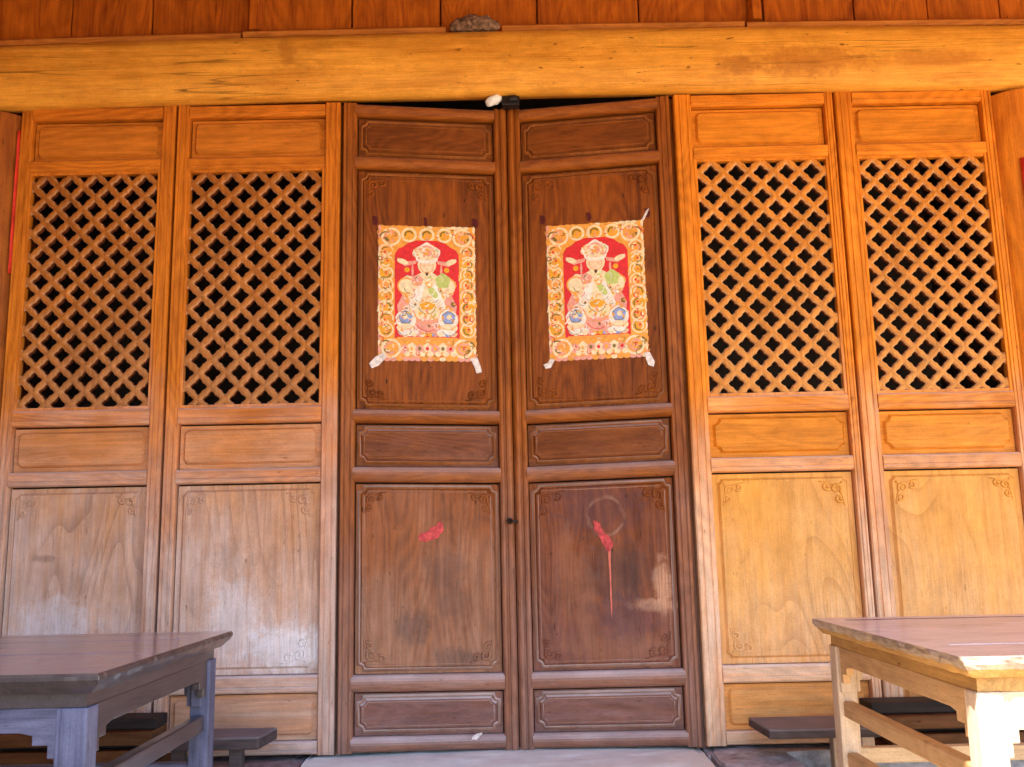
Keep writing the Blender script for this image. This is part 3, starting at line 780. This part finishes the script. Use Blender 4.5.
    p.ring(.5, .40, .088, .007, 'dk', 6.8, 190, 350); p.ring(.5, .37, .14, .007, 'orange', 6.8, 190, 350); p.ring(.5, .29, .11, .007, 'red', 6.8, 200, 340); p.ring(.5, .69, .068, .006, 'orange', 6.8, 150, 390)
    p.ell(.5, .785, .135, .075, 'white', 5.8, 18, w=.08); p.ell(.5, .785, .105, .052, 'cream', 6.2, 14, w=.1); p.ring(.5, .785, .09, .02, 'pinkp', 6.4, 20, 160)
    p.ell(.5, .79, .05, .03, 'pinkp', 6.6, 10, w=.12); p.ell(.5, .845, .04, .026, 'white', 6.0, 10); p.ell(.5, .79, .018, .016, 'gold', 6.9, 7)
    for k in range(150):                                # folds and brocade over robe, sleeves, boots and hat
        b = rnd.choice((rnd.uniform(.18, .63), rnd.uniform(.18, .63), rnd.uniform(.75, .84)))
        hw = .30 - .22 * max(0, (b - .42) / .25) if b < .7 else .11
        a = .5 + rnd.uniform(-hw, hw); q = rnd.uniform(0, 360)
        c = rnd.choice(('cream', 'white', 'pinkp', 'gold', 'peach', 'orange', 'skin', 'white', 'dk' if k % 3 == 0 else 'cream', 'green' if k % 4 == 0 else 'cream', 'blue' if k % 6 == 0 else 'pinkp'))
        if k % 2: p.ring(a, b, rnd.uniform(.018, .045), rnd.uniform(.006, .012), c, 7 + k * .004, q, q + rnd.uniform(90, 220), n=7)
        else: p.ell(a, b, rnd.uniform(.008, .022), rnd.uniform(.005, .012), c, 7 + k * .004, 7, rot=rnd.uniform(0, 3))
    p.grid(.20, .80, .158, .172, 'orange', 5.0, 4)
    p.mb.build('printed_figure', mats, t, base)
    tag(t, label, 'poster', 'new year prints on the doors')
    def strip(pts, m, name):
        mb = MB(T); N = len(pts)
        cx = sum(q[0] for q in pts) / N; cy = sum(q[1] for q in pts) / N
        for dd in (9, 12):
            mb.add([P(q[0], q[1], dd) for q in pts] + [P(cx, cy, dd)], [(i, (i + 1) % N, N) for i in range(N)])
        mb.build(name, m, t, base)
    return strip
st = poster(TL, -1, -.535, -.137, 1.797, 2.364, 'red and gold new year print pasted on the left door', 2, 0)
st([(-.01, .03), (.07, .06), (.10, .03), (.02, -.035), (-.05, -.055), (-.075, -.02)], M['tape'], 'tape')
st([(.93, .02), (1.0, .03), (1.03, -.03), (1.045, -.075), (.99, -.085), (.965, -.03)], M['tape'], 'tape')
for a, w in ((-.02, .06), (.49, .035), (1.0, .07)):
    st([(a - w / 2, 1.06), (a + w * .3, 1.055), (a + w / 2, 1.02), (a + w * .2, .985), (a - w * .4, 1.0)], M['maroon'], 'paper_remnant')
st = poster(TR, 1, .149, .550, 1.786, 2.358, 'gold bordered red new year print pasted on the right door', 2, 1)
st([(0.02, .02), (.06, .01), (.02, -.045), (-.03, -.05), (-.055, -.02), (-.01, -.01)], M['tape'], 'tape')
st([(.95, .03), (1.0, .03), (1.045, -.04), (1.03, -.075), (.98, -.06), (.96, -.02)], M['tape'], 'tape')
st([(.98, .99), (1.03, 1.06), (1.06, 1.075), (1.055, 1.06), (1.04, 1.04), (1.0, .985)], M['tape'], 'tape')
for a, w in ((-.02, .06), (.45, .05), (1.04, .06)):
    st([(a - w / 2, 1.075), (a + w * .3, 1.07), (a + w / 2, 1.035), (a + w * .2, 1.005), (a - w * .3, 1.01)], M['maroon'], 'paper_remnant')

# ------------------------------------------------------------------ small fitting in the gap above the doors
t = empty('gap_fitting', (-.03, .03, 2.86))
bm = bmesh.new(); bmesh.ops.create_icosphere(bm, subdivisions=3, radius=1)
for v in bm.verts:
    n = mnoise.noise(v.co * 1.8 + Vector((3, 1, 2))) * .35
    v.co = Vector((v.co.x * .033 * (1 + n), v.co.y * .024, v.co.z * .022 * (1 + n)))
    v.co += Vector((-.020, -.03, .020 + .25 * v.co.x))
me = bpy.data.meshes.new('white_knob'); bm.to_mesh(me); bm.free(); me.materials.append(M['white'])
for p in me.polygons: p.use_smooth = True
o = bpy.data.objects.new('white_knob', me); S.collection.objects.link(o); o.parent = t
mb = MB(); mb.box(-.018, .055, -.012, .035, 2.852, 2.892); mb.tube([(.01, -.02, 2.872), (.045, -.02, 2.876)], .014, 0, 10)
mb.build('bracket', M['black'], t, (-.03, .03, 2.86), bevel=.004)
tag(t, 'small white knob with a black bracket in the gap above the doors', 'fitting')

# mud nest / knot lump on top of the beam
bm = bmesh.new(); bmesh.ops.create_icosphere(bm, subdivisions=5, radius=1)
for v in bm.verts:
    n = .22 * mnoise.noise(v.co * 2.3) + .10 * mnoise.noise(v.co * 7)
    v.co = Vector((v.co.x * .102 * (1 + .5 * n), v.co.y * .035 * (1 + n), max(-.5, v.co.z) * .044 * (1 + n * 1.4)))
me = bpy.data.meshes.new('nest'); bm.to_mesh(me); bm.free(); me.materials.append(M['nest'])
for p in me.polygons: p.use_smooth = True
o = bpy.data.objects.new('mud_nest', me); S.collection.objects.link(o); o.location = (-.125, -.036, 3.192)
tag(o, 'lumpy grey brown mud nest sitting on top of the golden beam', 'nest')

# ------------------------------------------------------------------ stone threshold, sills
def stone(name, x0, x1, y0, y1, z0, z1, mat, label, cat, rough=.006):
    bm = bmesh.new(); bmesh.ops.create_cube(bm, size=1)
    bmesh.ops.bevel(bm, geom=bm.edges[:], offset=.02, segments=2, affect='EDGES')
    bmesh.ops.subdivide_edges(bm, edges=[e for e in bm.edges if e.calc_length() > .3], cuts=14, use_grid_fill=True)
    for v in bm.verts:
        p = Vector((v.co.x * (x1 - x0), v.co.y * (y1 - y0), (v.co.z + .5) * (z1 - z0)))
        n = mnoise.noise_vector((p + Vector((x0, y0, z0))) * 7) * rough + mnoise.noise_vector((p + Vector((x0, 3, 0))) * 24) * rough * .4
        v.co = p + n
    me = bpy.data.meshes.new(name); bm.to_mesh(me); bm.free(); me.materials.append(mat)
    o = bpy.data.objects.new(name, me); S.collection.objects.link(o); o.location = ((x0 + x1) / 2, (y0 + y1) / 2, z0)
    return tag(o, label, cat)
stone('stone_threshold', -.79, .675, -.34, .14, 0, .306, M['stone_white'], 'pale stone threshold under the double doors', 'threshold')
stone('stone_sill', -2.4, -.80, -.30, .14, 0, .300, M['stone_mauve'], 'mauve stone sill under the left lattice panels', 'sill')
stone('stone_sill', .685, 2.4, -.05, .14, 0, .305, M['stone_grey'], 'grey stone sill under the right lattice panels', 'sill')
stone('stone_block', .69, .955, -.46, -.06, 0, .318, M['stone_grey'], 'rough grey stone block beside the right end of the threshold', 'stone block', .009)

# ------------------------------------------------------------------ low plank benches
def bench(x0, x1, y0, y1, zt, th, label, end, legs, legmat):
    cx, cy = (x0 + x1) / 2, (y0 + y1) / 2; base = (cx, cy, 0); t = empty('plank_bench', base)
    mb = MB()
    e0 = end if end > 0 else 0; e1 = -end if end < 0 else 0
    P = [(x0, y0, zt - th), (x1, y0, zt - th), (x1 + e1 * 1.0, y1, zt - th), (x0 - e0 * 1.0, y1, zt - th)]
    P += [(p[0], p[1], zt) for p in P]
    mb.add(P, [(3, 2, 1, 0), (4, 5, 6, 7), (0, 1, 5, 4), (2, 3, 7, 6), (0, 4, 7, 3), (1, 2, 6, 5)])
    mb.build('seat', M['bench'], t, base, bevel=.006)
    for lx in legs:
        mb = MB(); mb.box(lx - .022, lx + .022, y0 + .035, y0 + .08, 0, zt - th - .001); mb.build('leg', legmat, t, base, bevel=.004)
    mb = MB(); mb.box(x0 + .1, x1 - .1, (y0 + y1) / 2 - .01, (y0 + y1) / 2 + .02, .20, .27)
    mb.build('stretcher', M['bench'], t, base, bevel=.004)
    tag(t, label, 'bench', 'low plank benches along the wall')
bench(-1.24, -.89, -.27, -.10, .437, .042, 'low dark plank bench end beside the left table leg', -.022, (-1.18, -.98), M['bench'])
bench(.845, 1.225, -.30, -.07, .432, .032, 'low grey plank bench on a pale leg beside the right table', .015, (1.092, 1.19), M['bench_leg'])

# ------------------------------------------------------------------ old boards stacked on the sill under the tables
for sx, side in ((-1, 'left'), (1, 'right')):
    z = .309
    for i, (z, h, e, c, word) in enumerate(((.309, .034, 1.27, 1, 'lowest brown'), (.3445, .040, 1.30, 1, 'lower middle'), (.386, .014, 1.34, 0, 'dark gap built as a thin'), (.4015, .044, 1.29, 1, 'upper middle'), (.447, .038, 1.25 if sx > 0 else 1.29, 0, 'topmost blackish'))):  # thin dark piece paints the shaded gap between two boards
        mb = MB(); a, b = sorted((sx * e, sx * 2.5))
        mb.box(a, b, -.20 + (.05 if c == 0 else .012 * (i % 2)), -.03, z, z + h)
        o = mb.build('old_board', M['oldb' + str(c)], base=((a + b) / 2, -.11, z), bevel=.004)
        tag(o, word + ' board of the stack on the sill behind the ' + side + ' table', 'board', 'old boards stacked under the lattice panels')

# ------------------------------------------------------------------ tables
def table(x0, x1, y0, y1, zt, k, label, inner):
    """square table; inner = +1 if its right side faces the doors, -1 if its left side does"""
    cx, cy = (x0 + x1) / 2, (y0 + y1) / 2; base = (cx, cy, 0); t = empty('square_table', base)
    top, lz, ax, ay = M[k + '_top'], M[k], M[k + 'X'], M[k + 'Y']
    edge = M['tr_edge'] if k == 'tr' else M['tlY']
    # top with moulded edge
    mb = MB()
    prof = [(0, .0), (.004, -.006), (.004, -.014), (-.004, -.026), (-.010, -.032), (-.022, -.044), (-.034, -.046)]
    n = len(prof); pts = []; K = 40; N4 = 4 * K
    cor = ((-1, -1), (1, -1), (1, 1), (-1, 1)); amp = .0095 if k == 'tr' else .003
    for pi, (o_, dz) in enumerate(prof):
        for c in range(4):
            (ax0, ay0), (ax1, ay1) = cor[c], cor[(c + 1) % 4]
            for q in range(K):
                t_ = q / K; sx = ax0 + (ax1 - ax0) * t_; sy = ay0 + (ay1 - ay0) * t_
                pt = Vector((cx + sx * ((x1 - x0) / 2 + o_), cy + sy * ((y1 - y0) / 2 + o_), zt + dz))
                if 0 < pi < n - 1:
                    w_ = mnoise.noise(pt * 14) + .8 * mnoise.noise(pt * 45)
                    pt += Vector((sx * (abs(sx) > .999), sy * (abs(sy) > .999), 0)) * (w_ * amp - amp * .4)
                    pt.z += mnoise.noise(pt * 22 + Vector((3, 3, 3))) * amp * .35
                pts.append(pt)
    F = []
    for i in range(n - 1):
        for j in range(N4):
            F.append((i * N4 + j, i * N4 + (j + 1) % N4, (i + 1) * N4 + (j + 1) % N4, (i + 1) * N4 + j))
    mb.add(pts, F[:3 * N4], 2); mb.add(pts, F[3 * N4:], 1)
    mb.add(pts[-N4:], [tuple(range(N4))], 1)
    # planks of the top and a raised rim
    rim = .075; zi = zt - .003
    rx0, rx1, ry0, ry1 = x0 + rim, x1 - rim, y0 + rim, y1 - rim
    mb.add([(x0, y0, zt), (x1, y0, zt), (rx1, ry0, zt), (rx0, ry0, zt)], [(0, 1, 2, 3)])
    mb.add([(x0, y1, zt), (rx0, ry1, zt), (rx1, ry1, zt), (x1, y1, zt)], [(0, 1, 2, 3)])
    mb.add([(x0, y0, zt), (rx0, ry0, zt), (rx0, ry1, zt), (x0, y1, zt)], [(0, 1, 2, 3)])
    mb.add([(x1, y0, zt), (x1, y1, zt), (rx1, ry1, zt), (rx1, ry0, zt)], [(0, 1, 2, 3)])
    m = 5; e = .0012
    for i in range(m):
        a = ry0 + (ry1 - ry0) * i / m; b = ry0 + (ry1 - ry0) * (i + 1) / m; h = random.uniform(-.0008, .0004)
        mb.box(rx0, rx1, a + e, b - e, zt - .02, zi + .0025 + h)
    o = mb.build('table_top', [top, edge, M['tr_lip'] if k == 'tr' else edge], t, base, bevel=.0015)
    # recessed collar under the top
    mb = MB(); c = .040
    mb.box(x0 + c, x1 - c, y0 + c, y1 - c, zt - .075, zt - .0455)
    mb.build('collar', edge, t, base)
    lw = .058; o_ = .034
    lx0, lx1, ly0, ly1 = x0 + o_, x1 - o_, y0 + o_, y1 - o_
    za = zt - .076
    for sx in (0, 1):
        for sy in (0, 1):
            a = lx0 if sx == 0 else lx1 - lw; b = ly0 if sy == 0 else ly1 - lw
            mb = MB()
            mb.box(a, a + lw, b, b + lw, 0, za)
            # small shoulder blocks at the inner faces
            ix = (a + lw, a + lw + .013) if sx == 0 else (a - .013, a)
            iy = (b + lw, b + lw + .013) if sy == 0 else (b - .013, b)
            mb.box(ix[0], ix[1], b + .006, b + lw - .02, za - .135, za - .002)
            mb.box(a + .006, a + lw - .02, iy[0], iy[1], za - .135, za - .002)
            mb.build('leg', lz, t, base, bevel=.004)
    # aprons with stepped spandrels, front/back along x and sides along y
    def apron(p0, p1, along, cst, th):
        w = p1 - p0
        z = za; h = .052
        L = [(p0, z), (p1, z), (p1, z - .105), (p1 - .028, z - .105), (p1 - .028, z - .078), (p1 - .062, z - .078), (p1 - .062, z - h - .006), (p1 - .09, z - h),
             (p0 + .09, z - h), (p0 + .062, z - h - .006), (p0 + .062, z - .078), (p0 + .028, z - .078), (p0 + .028, z - .105), (p0, z - .105)]
        mb = MB(); N = len(L)
        f = (lambda q, d: (q[0], cst + d, q[1])) if along == 'x' else (lambda q, d: (cst + d, q[0], q[1]))
        mb.add([f(q, 0) for q in L] + [f(q, th) for q in L], [tuple(range(N)), tuple(range(2 * N - 1, N - 1, -1))] + [(i, (i + 1) % N, N + (i + 1) % N, N + i) for i in range(N)])
        mb.build('apron', ax if along == 'x' else ay, t, base, bevel=.0025)
    for y in (ly0 + .008, ly1 - .030): apron(lx0 + lw + .0005, lx1 - lw - .0005, 'x', y, .022)
    for x in (lx0 + .008, lx1 - .030): apron(ly0 + lw + .0005, ly1 - lw - .0005, 'y', x, .022)
    # stretchers
    def str_y(x, z, h):
        mb = MB(); mb.box(x, x + .034, ly0 + lw, ly1 - lw, z, z + h); mb.build('stretcher', ay, t, base, bevel=.005)
    def str_x(y, z, h):
        mb = MB(); mb.box(lx0 + lw, lx1 - lw, y, y + .034, z, z + h); mb.build('stretcher', ax, t, base, bevel=.005)
    for x in (lx0 + .012, lx1 - lw + .012):
        str_y(x, .538, .046)
        if k == 'tr': str_y(x, .395, .042)
    str_x(ly1 - lw + .018, .40, .045)
    tag(t, label, 'table')
    return t
table(-.895 - .96, -.895, -1.545, -.600, .82, 'tl', 'dark square wooden table tinted with painted blue skylight, glossy top, at the left', 1)
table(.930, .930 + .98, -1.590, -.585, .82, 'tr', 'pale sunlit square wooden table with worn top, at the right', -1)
